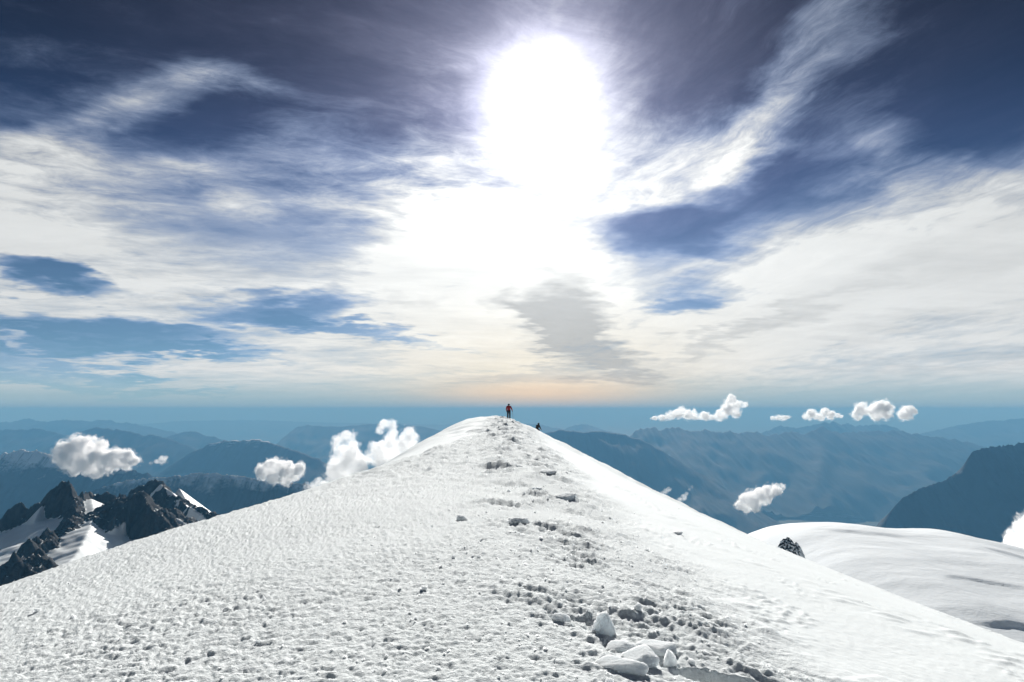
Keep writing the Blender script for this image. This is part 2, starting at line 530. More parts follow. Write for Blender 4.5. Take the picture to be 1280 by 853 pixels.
# ------------------------------------------------------------------ valley floor
def build_ground():
    m, n, b = mat('valley_fields')
    pos = n.n('ShaderNodeNewGeometry').outputs['Position']
    big = n.noise(pos, 0.00022, 5, 0.6)
    vor = n.n('ShaderNodeTexVoronoi'); vor.inputs['Scale'].default_value = 0.0009
    n.put(vor.inputs['Vector'], pos)
    field = n.mix(n.sep(vor.outputs['Color'])[0], (0.03, 0.06, 0.03), (0.08, 0.10, 0.07))
    c = n.mix(n.ramp(big, .42, .56), (0.03, 0.045, 0.025), field)
    town = n.ramp(n.noise(pos, 0.00045, 6, 0.7), .60, .68)
    c = n.mix(town, c, (0.22, 0.24, 0.25))
    n.put(b.inputs['Base Color'], c); b.inputs['Roughness'].default_value = .9
    b.inputs['Specular IOR Level'].default_value = .1
    r = np.array([10, 5000, 10000, 15000, 20000, 25000, 30000, 36000, 43000, 52000, 65000, 85000, 120000, 180000, 260000.])
    t = np.linspace(0, 2 * np.pi, 97)
    T, R_ = np.meshgrid(t, r)
    Z = -3900 + 160 * perlin2(R_ * np.sin(T) / 6000, R_ * np.cos(T) / 6000) * sstep(R_, 8000, 20000)
    o = link('ground', grid_mesh('ground', np.stack([R_ * np.sin(T), R_ * np.cos(T), Z], -1)), m)
    tag(o, 'hazy valley floor of fields and towns far below the ridge', 'valley floor', None, 'structure')


build_ground()


# ------------------------------------------------------------------ distant ranges
def range_material(name, rock, forest, snow_from, snow_amt, scale):
    m, n, b = mat(name)
    g = n.n('ShaderNodeNewGeometry')
    pos = g.outputs['Position']
    z = n.sep(pos)[2]
    nz = n.sep(g.outputs['Normal'])[2]
    big = n.noise(pos, scale, 6, 0.65)
    zz = n.m('MULTIPLY_ADD', n.m('SUBTRACT', big, .5), 1200.0, z)
    c = n.mix(n.ramp(zz, -2200, -1500), forest, rock)
    c = n.mix(n.ramp(n.noise(pos, scale * 5, 4, .7), .35, .65, 0, .5), c, tuple(v * .45 for v in rock))
    sn = n.ramp(n.m('ADD', n.m('MULTIPLY', n.m('SUBTRACT', n.noise(pos, scale * 4, 6, .7), .5), 900), z), snow_from, snow_from + 250, 0, snow_amt)
    sn = n.m('MULTIPLY', sn, n.ramp(nz, .45, .75))
    c = n.mix(sn, c, (0.82, 0.85, 0.88))
    n.put(b.inputs['Base Color'], c); b.inputs['Roughness'].default_value = .95
    b.inputs['Specular IOR Level'].default_value = .05
    return m


MR_LOW = range_material('forested_slopes', (0.018, 0.028, 0.040), (0.008, 0.018, 0.018), 600, 0, .0006)
MR_SNOW = range_material('rock_and_old_snow', (0.036, 0.042, 0.050), (0.012, 0.021, 0.019), -1150, 1, .0008)
MR_CAP = range_material('snow_capped_rock', (0.036, 0.042, 0.050), (0.012, 0.021, 0.019), -420, 1, .0005)

RANGES = [
    # label, material, distance km, front width km, roughness (m), crest points in the view
    ('dark rocky shoulder with a stepped cliff edge, nearest of the hazy ranges', MR_LOW, 13.5, 3.6, 100,
     [(1040, 735), (1075, 690), (1100, 662), (1115, 640), (1130, 624), (1150, 614), (1172, 606), (1190, 597), (1204, 588), (1210, 575), (1216, 567), (1228, 563), (1240, 561), (1256, 559), (1270, 557), (1284, 554), (1330, 548), (1420, 560)]),
    ('long jagged blue massif stretching behind the broad hazy valley', MR_LOW, 40, 11.5, 150,
     [(640, 575), (680, 560), (720, 556), (760, 552), (785, 548), (792, 542), (800, 538), (813, 536), (824, 538), (835, 537), (848, 536), (858, 540), (868, 542), (880, 539), (895, 542), (912, 541), (925, 543), (940, 541), (952, 543), (965, 546), (978, 543), (990, 542), (1004, 543), (1014, 542), (1022, 536), (1028, 534), (1036, 540), (1050, 543), (1070, 542), (1090, 541), (1105, 540), (1122, 539), (1140, 543), (1160, 546), (1180, 550), (1195, 551), (1210, 555), (1228, 560), (1260, 575), (1320, 600)]),
    ('darker blue spur sloping down beside the right edge of the snow crest', MR_LOW, 29, 7.0, 90,
     [(600, 545), (650, 548), (680, 543), (700, 538), (712, 539), (730, 541), (748, 540), (765, 542), (785, 545), (805, 552), (830, 566), (870, 590), (920, 622), (960, 650)]),
    ('faint serrated peaks rising just behind the long jagged massif', MR_LOW, 58, 9, 150,
     [(930, 556), (955, 541), (970, 534), (985, 533), (995, 536), (1010, 533), (1022, 531), (1030, 528), (1036, 531), (1042, 528), (1052, 532), (1060, 530), (1066, 533), (1080, 533), (1092, 532), (1102, 532), (1115, 534), (1124, 539), (1150, 550)]),
    ('pale far slope rising to the right edge of the view', MR_LOW, 62, 12, 80,
     [(1090, 556), (1130, 548), (1160, 541), (1185, 535), (1210, 530), (1235, 527), (1260, 525), (1290, 523), (1340, 522), (1420, 535)]),
    ('pale blue hills just right of the second climber', MR_LOW, 66, 10, 110,
     [(560, 540), (610, 537), (650, 530), (672, 531), (690, 535), (705, 537), (720, 532), (732, 531), (745, 535), (770, 542), (810, 552)]),
    ('pale far range with a small snow capped summit at the left edge', MR_CAP, 60, 10, 130,
     [(-90, 535), (-40, 531), (0, 529), (14, 528), (26, 526), (36, 523.5), (46, 526), (60, 528), (78, 526), (100, 527), (118, 526), (136, 526), (150, 529), (166, 530), (180, 533), (196, 537), (212, 540), (228, 545), (260, 552)]),
    ('palest flat topped range fading into the left horizon', MR_LOW, 105, 12, 90,
     [(110, 540), (160, 532), (220, 527), (260, 526), (300, 525.5), (330, 526), (360, 527), (420, 529), (480, 530), (560, 531), (640, 534), (720, 538)]),
    ('pale blue table shaped mountain behind the two cloud towers', MR_LOW, 55, 10, 70,
     [(335, 570), (352, 552), (362, 541), (370, 535), (385, 532), (400, 533), (425, 534), (450, 532), (475, 530), (500, 531), (530, 534), (555, 540), (590, 552)]),
    ('smooth blue mountain at the left edge under the snow capped summit', MR_LOW, 40, 8, 90,
     [(-110, 545), (-60, 540), (-20, 538), (10, 538), (30, 538), (50, 536.5), (62, 540), (80, 545), (110, 553), (150, 565)]),
    ('broad blue range running behind the largest cloud', MR_LOW, 34, 8, 110,
     [(40, 570), (80, 551), (98, 542), (110, 538), (122, 535), (136, 537), (150, 538), (164, 541), (178, 545), (190, 544), (204, 548), (216, 552), (240, 560), (280, 572)]),
    ('blue pyramid peak standing between the range and the horizon', MR_LOW, 44, 8, 90,
     [(170, 560), (200, 549), (215, 545), (226, 542), (238, 538.5), (248, 542), (262, 546), (278, 550), (300, 560), (330, 572)]),
    ('long blue ridge with a dark crest above the small round cloud', MR_SNOW, 26, 6.5, 90,
     [(210, 585), (240, 566), (262, 556), (280, 551), (296, 552), (312, 551), (326, 550), (340, 555), (356, 560), (372, 565), (390, 571), (405, 578), (420, 588), (450, 606)]),
    ('mid blue mountainside speckled with old snow left of the largest cloud', MR_SNOW, 15, 4.2, 100,
     [(-130, 575), (-60, 572), (-20, 570), (0, 569), (18, 565), (34, 563), (50, 566), (70, 573), (100, 579), (130, 584), (160, 588), (200, 597), (240, 608), (300, 625)]),
    ('dark blue ridge low behind the left skyline of the snow', MR_SNOW, 11.5, 3.0, 70,
     [(60, 640), (110, 618), (140, 606), (165, 601), (190, 598), (215, 597), (240, 594), (262, 592), (290, 596), (320, 600), (350, 603), (380, 606), (420, 618), (470, 640)]),
]


def build_range(i, label, m, dk, wk, rough, pts):
    D_ = dk * 1000.0
    Wf = wk * 1000.0
    pts = np.array(pts, float)
    n = int(np.clip((pts[-1, 0] - pts[0, 0]) / 1.0, 140, 480))
    px = np.linspace(pts[0, 0], pts[-1, 0], n)
    py = np.interp(px, pts[:, 0], pts[:, 1])
    b = (426.5 - py) / F; den = cp - b * sp
    Xd = ((px - 640) / F) / den; Zd = (sp + b * cp) / den
    # the crest wanders in depth
    yc = D_ * (1 + .05 * fbm2(px * .012 + i * 11, px * 0 + i * 3.7, 3))
    xw = Xd * yc; zc = CH + Zd * yc
    zc = zc + rough * (.75 if dk < 36 else 1.25) * (fbm2(xw / (D_ * .016), xw * 0 + 5.1 * i, 5, .62, ridged=True) - .2)
    rows = 36
    d = np.concatenate([-np.linspace(1, 0, 8)[:-1] ** 1.3, np.linspace(0, 1, rows - 7) ** 1.25])  # <0 behind
    Dd, XW = np.meshgrid(d, xw, indexing='ij')
    YC = np.broadcast_to(yc, Dd.shape); ZC = np.broadcast_to(zc, Dd.shape)
    lam = Wf * .35
    dist = np.abs(Dd) * Wf
    sp_ = fbm2(XW / lam + 3 * i, dist / (lam * 2.4) + 20 * (Dd < 0), 5, .52, ridged=True)
    base_z = -3950.0
    t = np.clip(np.abs(Dd) * (1 - .38 * sp_ * np.minimum(1, np.abs(Dd) * 6)), 0, 1.2)
    shape = np.clip(1 - t, 0, 1) ** 1.25
    Z = base_z + (ZC - base_z) * shape
    Z = Z + rough * .8 * fbm2(XW / (lam * .22), (YC - dist) / (lam * .5), 5, .6, ridged=True) * np.minimum(1, np.abs(Dd) * 8) * (shape > 0.02)
    Y = YC - Dd * Wf
    X = XW * (1 + 0 * Dd)
    me = grid_mesh('mountain_range', np.stack([X, Y, Z], -1)[::-1])
    o = link('mountain_range', me, m)
    tag(o, label, 'mountain range', 'hazy mountain ranges along the horizon', 'structure')


for i, (lab, m_, dk, wk, rg, pts) in enumerate(RANGES):
    build_range(i, lab, m_, dk, wk, rg, pts)


# ------------------------------------------------------------------ heightfields made of ridge lines
def seg_dist(X, Y, a, b):
    ax, ay = a[0], a[1]; bx, by = b[0], b[1]
    L2 = (bx - ax) ** 2 + (by - ay) ** 2
    t = np.clip(((X - ax) * (bx - ax) + (Y - ay) * (by - ay)) / L2, 0, 1)
    qx = ax + t * (bx - ax); qy = ay + t * (by - ay)
    side = (X - ax) * (by - ay) - (Y - ay) * (bx - ax)      # > 0 on the right of a->b
    return np.hypot(X - qx, Y - qy), t, side


def tent(X, Y, line, sl_front, sl_back):
    """height of a ridge through the given 3-D points, falling away at the two slopes"""
    best = np.full(X.shape, -1e9)
    for a, b in zip(line[:-1], line[1:]):
        d, t, side = seg_dist(X, Y, a, b)
        z = a[2] + (b[2] - a[2]) * t - d * np.where(side > 0, sl_front, sl_back)
        best = np.maximum(best, z)
    return best


def rock_snow_material():
    m, n, b = mat('alpine_rock_and_snow')
    at_ = n.n('ShaderNodeAttribute'); at_.attribute_name = 'snow'
    g = n.n('ShaderNodeNewGeometry'); pos = g.outputs['Position']
    st = n.noise(n.v('MULTIPLY', pos, (1, 1, .35)), .03, 6, .65)
    rock = n.mix(n.ramp(st, .35, .65), (0.008, 0.008, 0.010), (0.032, 0.030, 0.031))
    s = n.m('ADD', at_.outputs['Fac'], n.m('MULTIPLY', n.m('SUBTRACT', n.noise(pos, .028, 7, .72), .5), 1.3))
    s = n.ramp(s, .44, .58)
    c = n.mix(s, rock, (0.84, 0.87, 0.88))
    n.put(b.inputs['Base Color'], c)
    n.put(b.inputs['Roughness'], n.m('MULTIPLY_ADD', s, -.3, .95))
    b.inputs['Specular IOR Level'].default_value = .15
    bp = n.n('ShaderNodeBump'); bp.inputs['Distance'].default_value = 14.0; bp.inputs['Strength'].default_value = .7
    n.put(bp.inputs['Height'], n.m('MULTIPLY', n.noise(pos, .035, 6, .7), n.m('SUBTRACT', 1.05, s)))
    n.put(b.inputs['Normal'], bp.outputs[0])
    return m


M_ALP = rock_snow_material()


def set_snow(me, v):
    a = me.attributes.new('snow', 'FLOAT', 'POINT')
    a.data.foreach_set('value', np.ascontiguousarray(v, np.float32).ravel())


def build_peaks():
    """rocky aiguilles with a hanging glacier, below the ridge on the left"""
    Dn = 3000.0
    xs = np.linspace(-2700, -900, 420); ys = np.linspace(1700, 3900, 330)
    X, Y = np.meshgrid(xs, ys)
    wx = fbm2(X / 260, Y / 260, 4) * 60; wy = fbm2(X / 260 + 40, Y / 260, 4) * 60
    Xw, Yw = X + wx * .6, Y + wy * .6
    L = lambda *p: [tuple(at(*q)) for q in p]
    ridges = [
        # rock ridges: points (px, py, distance), near-side slope, far-side slope, snow
        (L((-70, 668, 2900), (-20, 655, 2950), (2, 650, 2950), (18, 634, 2960), (34, 640, 2950), (48, 618, 2960), (62, 606, 2970), (74, 605, 2970), (86, 612, 2950), (93, 628, 2900)), 1.45, 1.3),
        (L((93, 628, 2900), (88, 648, 2650), (66, 660, 2500), (36, 677, 2350), (12, 700, 2250), (-20, 722, 2200)), 1.3, .9),
        (L((93, 625, 2950), (104, 622, 3150), (116, 622, 3200), (134, 620, 3150), (150, 622, 3120), (160, 626, 3000)), 1.8, 1.0),
        (L((152, 640, 2760), (164, 626, 2800), (174, 622, 2800), (182, 630, 2760), (192, 642, 2700)), 1.9, .8),
        (L((174, 622, 2800), (190, 630, 2900), (212, 643, 2900), (228, 655, 2850)), 1.5, .45),
        (L((170, 612, 3500), (184, 605, 3520), (195, 606, 3520), (208, 615, 3450), (224, 622, 3400), (240, 634, 3350), (258, 642, 3300)), 1.0, .8),
        (L((76, 698, 2150), (58, 694, 2120), (40, 704, 2060), (16, 720, 2000)), 1.2, .8),
    ]
    Zr = np.full(X.shape, -1400.0)
    for ln, sf, sb in ridges:
        Zr = np.maximum(Zr, tent(Xw, Yw, ln, sf, sb))
    # glacier tongue and snow slopes
    glac = L((114, 624, 3080), (117, 634, 2860), (113, 658, 2560), (97, 690, 2320), (72, 718, 2130))
    Zg = tent(X, Y, glac, .34, .55) + fbm2(X / 120, Y / 120, 3) * 12
    snowf = L((140, 632, 2980), (136, 656, 2740), (126, 690, 2500))
    Zg2 = tent(X, Y, snowf, .35, .35) + fbm2(X / 90, Y / 90, 3) * 8
    apron = L((-60, 690, 2700), (20, 690, 2700), (60, 662, 2720), (95, 640, 2800))
    Zg3 = tent(X, Y, apron, .50, .6)
    rug = fbm2(X / 150, Y / 150, 7, .68, ridged=True) * 62
    Zr = Zr + rug - 22
    streaks = [L((206, 640, 2860), (222, 650, 2840), (238, 660, 2800)), L((236, 634, 3330), (250, 644, 3280)), L((52, 634, 2930), (44, 652, 2840)), L((150, 632, 2900), (146, 652, 2780)), L((178, 620, 2830), (196, 634, 2900), (214, 645, 2900)), L((200, 607, 3480), (214, 616, 3420), (224, 626, 3380)), L((224, 612, 3560), (232, 626, 3480)), L((140, 628, 3080), (150, 650, 2850))]
    Zk = np.full(X.shape, -1e9)
    for q in streaks: Zk = np.maximum(Zk, tent(X, Y, q, 1.2, .8) + 5)
    Zs = np.maximum(np.maximum(np.maximum(Zg, Zg2), Zg3), Zk)
    Z = np.maximum(Zr, Zs)
    gy, gx = np.gradient(Z, ys[1] - ys[0], xs[1] - xs[0])
    slope = np.hypot(gx, gy)
    sn = sstep(Zs - Zr, -6, 14)
    sn = np.maximum(sn, .62 * sstep(-slope, -.72, -.38))
    sn = np.maximum(sn, .95 * sstep(gy * -1 + gx * -.0 + .0, .28, .6) * (np.abs(gx) < 1.2) * 0)
    me = grid_mesh('rocky_mountain', np.stack([X, Y, Z], -1))
    set_snow(me, sn)
    o = link('rocky_mountain', me, M_ALP)
    tag(o, 'dark jagged rock peaks with a bright hanging glacier below the snow skyline', 'rocky peaks', None, 'structure')


build_peaks()


def build_dome():
    """rounded snow dome below the right flank, with crevasses"""
    xs = np.linspace(250, 2600, 480); ys = np.linspace(350, 2700, 420)
    X, Y = np.meshgrid(xs, ys)
    crest = np.array([(940, 705), (960, 688), (975, 678), (990, 671), (1010, 665), (1035, 661.5), (1060, 660), (1080, 660.5), (1100, 662), (1122, 666), (1142, 671), (1156, 671.5), (1172, 669), (1190, 667.5), (1206, 669), (1226, 675), (1246, 681), (1270, 688), (1300, 694), (1400, 720)], float)
    y0 = 1500.0
    bx = ((crest[:, 0] - 640) / F); bb = (426.5 - crest[:, 1]) / F
    den = cp - bb * sp
    cx = bx / den * y0; cz = CH + (sp + bb * cp) / den * y0
    xs_s = X / Y * y0                       # bearing, so the dome spreads with distance
    H0 = np.interp(X * .75 + xs_s * .25, cx, cz)
    for k in (-40, 40): H0 = H0 + np.interp(X * .75 + xs_s * .25 + k, cx, cz)
    H0 = H0 / 3
    d = Y - y0
    Z = H0 - np.where(d > 0, d * d / 2600.0 + 0 * d, (d * d) / 9000.0 - d * 0.02)
    Z = Z + fbm2(X / 420, Y / 420, 3) * 9 + fbm2(X / 130, Y / 90, 3) * 2.0
    # crevasse lips: the near side has dropped
    def scarp(p0, p1, p2, drop, wd):
        nonlocal Z
        (ax, ay), (bx_, by_), (cx_, cy_) = p0, p1, p2
        t = np.clip((X - ax) / (cx_ - ax), -.3, 1.3)
        yl = (1 - t) * ((1 - t) * ay + t * by_) + t * ((1 - t) * by_ + t * cy_)
        win = sstep(t, -.05, .3) * (1 - sstep(t, .8, 1.05))
        q = yl + 10 * perlin2(X / 60, X * 0 + ay) - Y
        Z = Z - win * drop * sstep(q, 0, wd) * np.exp(-np.clip(q, 0, None) / 220)
    scarp((610, 1160), (660, 1235), (735, 1150), 2.0, 5)
    scarp((555, 990), (610, 1010), (668, 1000), 4, 5)
    scarp((640, 905), (690, 930), (760, 920), 4, 6)
    scarp((560, 1560), (640, 1450), (720, 1500), 3, 26)
    scarp((815, 1440), (860, 1420), (910, 1435), 3, 30)
    me = grid_mesh('snow_hill', np.stack([X, Y, Z], -1))
    o = link('snow_hill', me, M_DOME)
    tag(o, 'smooth rounded snow dome with a few crevasses beyond the right flank', 'snow dome', None, 'structure')
    return X, Y, Z


build_dome()


def build_outcrop():
    """rock rib streaked with snow where the dome meets the flank"""
    y0 = 1180.0
    a = at(984, 672, y0)
    xs = np.linspace(-40, 50, 110); ys = np.linspace(-45, 45, 80)
    X, Y = np.meshgrid(xs, ys)
    prof = np.interp(X, [-40, -20, -10, 0, 6, 13, 20, 25, 30, 38, 50], [-55, -13, -4, 0, -3, -9, -16, -14, -18, -30, -60])
    Z = prof - np.abs(Y) * 1.0 + fbm2(X / 12, Y / 12, 5, .6, ridged=True) * 6 - 2
    me = grid_mesh('rock_outcrop', np.stack([X, Y, Z], -1))
    sn = .34 + .5 * sstep(fbm2((X + Z * .5) / 6, (Y + Z) / 9, 4, .6), -.1, .25)
    set_snow(me, sn)
    o = link('rock_outcrop', me, M_ALP, None, a)
    o.scale = (.52, .52, .52)
    tag(o, 'small dark rock rib streaked with snow at the left foot of the snow dome', 'rock outcrop', None, 'structure')


build_outcrop()

# ------------------------------------------------------------------ cumulus clouds
def cloud_material(name, dens, size, lo, hi):
    m = bpy.data.materials.new(name)
    m.use_nodes = True
    t = m.node_tree
    t.nodes.remove(t.nodes['Principled BSDF'])
    v = t.nodes.new('ShaderNodeVolumePrincipled')
    v.inputs['Color'].default_value = (.995, .995, .995, 1)
    v.inputs['Absorption Color'].default_value = (1, 1, 1, 1)
    v.inputs['Anisotropy'].default_value = .25
    n = NB(t)
    pos = n.n('ShaderNodeTexCoord').outputs['Object']
    a = n.noise(pos, 1.0 / (size * 1.5), 7, .66)
    n.put(v.inputs['Density'], n.m('MULTIPLY', n.ramp(a, lo, hi), dens))
    t.links.new(v.outputs[0], t.nodes['Material Output'].inputs['Volume'])
    return m


def apply_mods(o):
    dg = bpy.context.evaluated_depsgraph_get()
    me = bpy.data.meshes.new_from_object(o.evaluated_get(dg))
    o.modifiers.clear()
    o.data = me
    return me


def cloud_hull(name, D_, parts, c0, grow, lump, seed, res):
    r_ = random.Random(seed)
    bm = bmesh.new()
    ps = []
    k = D_ / F
    for p in parts:
        R = p[2] * k * grow
        q = p[3] if len(p) > 3 else 1.0
        c = at(p[0], p[1], D_) - c0
        c.y += r_.uniform(-.35, .35) * R
        bmesh.ops.create_icosphere(bm, subdivisions=2, radius=1.0, matrix=Matrix.Translation(c) @ Matrix.Diagonal((R, R, R * q, 1)))
        ps.append((c, R))
    me = bpy.data.meshes.new(name)
    bm.to_mesh(me); bm.free()
    o = link(name, me)
    ext = max((max(c[i] + R for c, R in ps) - min(c[i] - R for c, R in ps)) for i in range(3))
    md = o.modifiers.new('r', 'REMESH'); md.mode = 'VOXEL'
    md.voxel_size = ext / res
    me = apply_mods(o)
    n = len(me.vertices)
    co_ = np.empty(n * 3, np.float32); me.vertices.foreach_get('co', co_); co_ = co_.reshape(-1, 3)
    no = np.empty(n * 3, np.float32); me.vertices.foreach_get('normal', no); no = no.reshape(-1, 3)
    Rm = float(np.mean([R for c, R in ps])) / grow
    q = co_ / (Rm * 1.1) + seed * 5.3
    disp = fbm3(q, 2, .5) * .35 + fbm3(q * 2.1 + 3, 4, .6, billow=True) * .42
    co_ = co_ + no * (disp * Rm * lump * 1.6)[:, None]
    me.vertices.foreach_set('co', co_.ravel())
    me.polygons.foreach_set('use_smooth', np.ones(len(me.polygons), bool))
    me.update()
    me.materials.clear()
    return o, Rm


def build_cloud(label, D_, parts, group, lump=.55, dens_px=.46, seed=0):
    """parts: (px, py, radius px[, squash]) puffs at distance D_"""
    k = D_ / F
    c0 = at(sum(p[0] for p in parts) / len(parts), sum(p[1] for p in parts) / len(parts), D_)
    o, Rm = cloud_hull('cloud', D_, parts, c0, 1.10, lump, seed, 90)
    o.location = c0
    o.data.materials.append(cloud_material('cumulus', dens_px / k, Rm, .36, .64))
    tag(o, label, 'cloud', group)
    f, _ = cloud_hull('cloud_fringe', D_, parts, c0, 1.42, .9, seed + 50, 70)
    f.parent = o
    f.data.materials.append(cloud_material('torn_cloud_edge', dens_px / k * .42, Rm * .9, .47, .66))
    return o


GL, GR = 'small clouds drifting left of the summit', 'small clouds drifting right of the summit'
build_cloud('largest white cumulus cloud, two lobed, floating above the rock peaks', 8000,
            [(84, 566, 13), (98, 562, 15), (96, 575, 15), (82, 576, 10), (106, 556, 9), (118, 556, 9), (128, 556, 7), (92, 586, 8), (112, 578, 10), (122, 572, 11), (132, 576, 13), (144, 574, 11), (155, 575, 11), (163, 568, 6), (166, 576, 7), (120, 590, 8), (134, 585, 8), (72, 572, 7), (106, 588, 5)], GL, seed=1)
build_cloud('tiny wisp of cloud just right of the largest cumulus', 8000, [(202, 575, 5), (196, 577, 4, .7), (189, 579, 2.5, .7), (207, 572, 3)], GL, lump=.5, dens_px=.13, seed=2)
build_cloud('compact fleecy cloud floating alone between the rock peaks and cloud tower', 6000,
            [(330, 590, 9), (340, 585, 10), (350, 584, 10), (362, 587, 9), (372, 587, 8), (342, 595, 9), (355, 594, 10), (364, 595, 8), (358, 602, 6), (326, 594, 5), (374, 592, 5)], GL, seed=3)
build_cloud('tall cloud tower rising behind the left flank of the ridge', 3000,
            [(434, 546, 8), (429, 556, 11), (425, 563, 9), (440, 556, 8), (436, 568, 14), (428, 580, 16), (440, 580, 16), (420, 592, 13), (436, 594, 18), (450, 584, 10), (414, 604, 10), (444, 602, 16), (418, 606, 10)], GL, seed=4, dens_px=.2)
build_cloud('hook topped cloud tower just left of the snow crest', 3200,
            [(481, 532, 7), (489, 533, 7), (475, 538, 5), (490, 543, 7), (488, 552, 9), (478, 560, 10), (468, 560, 8), (492, 562, 11), (466, 570, 9), (480, 572, 14), (498, 570, 12), (504, 562, 8), (486, 582, 14)], GL, seed=5, dens_px=.2)
build_cloud('small round puff of cloud touching the skyline beside the hook topped tower', 3200,
            [(511, 540, 7), (508, 547, 9), (517, 546, 6), (512, 555, 10), (503, 552, 6)], GL, seed=6, dens_px=.2)
build_cloud('thin ragged scrap of cloud at the foot of the tall tower', 3000,
            [(398, 601, 5), (393, 607, 6), (402, 607, 6), (384, 609, 4), (384, 605, 2.5), (408, 609, 6)], GL, lump=.5, dens_px=.11, seed=7)
build_cloud('long low cloud bank ending in a grey knobbly tower', 6000,
            [(818, 523, 4, .7), (828, 522, 4.5, .8), (838, 520, 5.5), (848, 517, 6), (852, 513, 4.5), (860, 519, 6), (870, 521, 5, .8), (880, 520, 5.5), (890, 522, 4.5, .8), (868, 513, 2.5), (900, 523, 4), (906, 516, 6), (910, 508, 7), (918, 511, 7), (914, 500, 5.5), (914, 495, 3), (924, 506, 5), (932, 506, 3.5), (900, 518, 5), (920, 518, 5), (903, 521, 4.5), (896, 522, 4), (908, 514, 6)], GR, seed=8)
build_cloud('small flat lens of cloud between the long bank and the next clouds', 6000, [(966, 523, 3.2, .8), (973, 522, 4, .8), (980, 522.5, 4, .8), (985, 522, 3, .7)], GR, seed=9)
build_cloud('low double humped cloud over the serrated far peaks', 6000, [(1007, 521, 4, .9), (1014, 518, 6), (1020, 520, 5), (1031, 515, 5.5), (1038, 519, 5.5), (1046, 520, 4, .8), (1027, 521, 5, .8), (1051, 521, 2.5, .8)], GR, seed=10)
build_cloud('pair of rounded clouds standing close together, larger one on their right', 6000,
            [(1071, 518, 6), (1077, 512, 7.5), (1080, 508, 5), (1073, 522, 4), (1086, 513, 4), (1092, 513, 7), (1100, 512, 10), (1106, 508, 7), (1108, 517, 7), (1097, 520, 6.5), (1104, 505, 5), (1112, 511, 5)], GR, seed=11)
build_cloud('single rounded cloud at the right end of the row', 6000, [(1128, 520, 5), (1132, 515, 7), (1138, 513, 6), (1135, 520, 5.5), (1142, 515, 4)], GR, seed=12)
build_cloud('white slanting cloud floating alone over the hazy valley', 7000, [(925, 631, 6), (932, 627, 8), (940, 623, 9), (950, 618, 8), (960, 614, 8), (970, 612, 7), (977, 609, 4), (944, 632, 7), (934, 635, 6), (956, 624, 7)], GR, seed=13)
build_cloud('tiny cloud scrap low against the right skyline of the snow', 5000, [(832, 614, 3.5), (836, 612, 3), (828, 617, 2.5)], GR, lump=.5, dens_px=.1, seed=14)
build_cloud('slim wisp of cloud curling just above the right skyline of the snow', 5000, [(855, 622, 4), (850, 626, 4), (862, 612, 2), (858, 617, 2.5), (865, 609, 2)], GR, lump=.5, dens_px=.09, seed=15)
build_cloud('big bright cloud bank swelling behind the snow dome at the right edge', 2600,
            [(1264, 677, 9), (1270, 667, 9), (1279, 660, 10), (1292, 656, 15), (1258, 683, 7), (1278, 680, 14), (1302, 676, 24), (1253, 688, 4), (1269, 648, 3), (1271, 642, 2.0), (1269, 655, 4)], GR, seed=16, dens_px=.2)


# ------------------------------------------------------------------ snow blocks
def chunk_mesh(name, sx, sy, sz, seed, facets=13, sub=5, rough=.10, p=22):
    """a broken block: flat facets with worn edges"""
    r_ = np.random.default_rng(seed)
    bm = bmesh.new()
    bmesh.ops.create_icosphere(bm, subdivisions=sub, radius=1.0)
    me = bpy.data.meshes.new(name)
    bm.to_mesh(me); bm.free()
    n = len(me.vertices)
    u = np.empty(n * 3, np.float32); me.vertices.foreach_get('co', u); u = u.reshape(-1, 3)
    N = r_.normal(size=(facets, 3)); N /= np.linalg.norm(N, axis=1, keepdims=True)
    d = r_.uniform(.62, .95, facets)
    q = np.clip(u @ N.T, 0, None) / d
    r = np.minimum((np.sum(q ** p, 1) + 1e-12) ** (-1 / p), 1.15)
    c = u * r[:, None]
    c = c * (1 + .10 * fbm3(c * 1.6 + seed, 3) + rough * fbm3(c * 4 + seed, 5, .65, billow=True))[:, None]
    me.vertices.foreach_set('co', (c * np.array([sx, sy, sz], np.float32)).astype(np.float32).ravel())
    me.polygons.foreach_set('use_smooth', np.ones(len(me.polygons), bool))
    me.update()
    return me


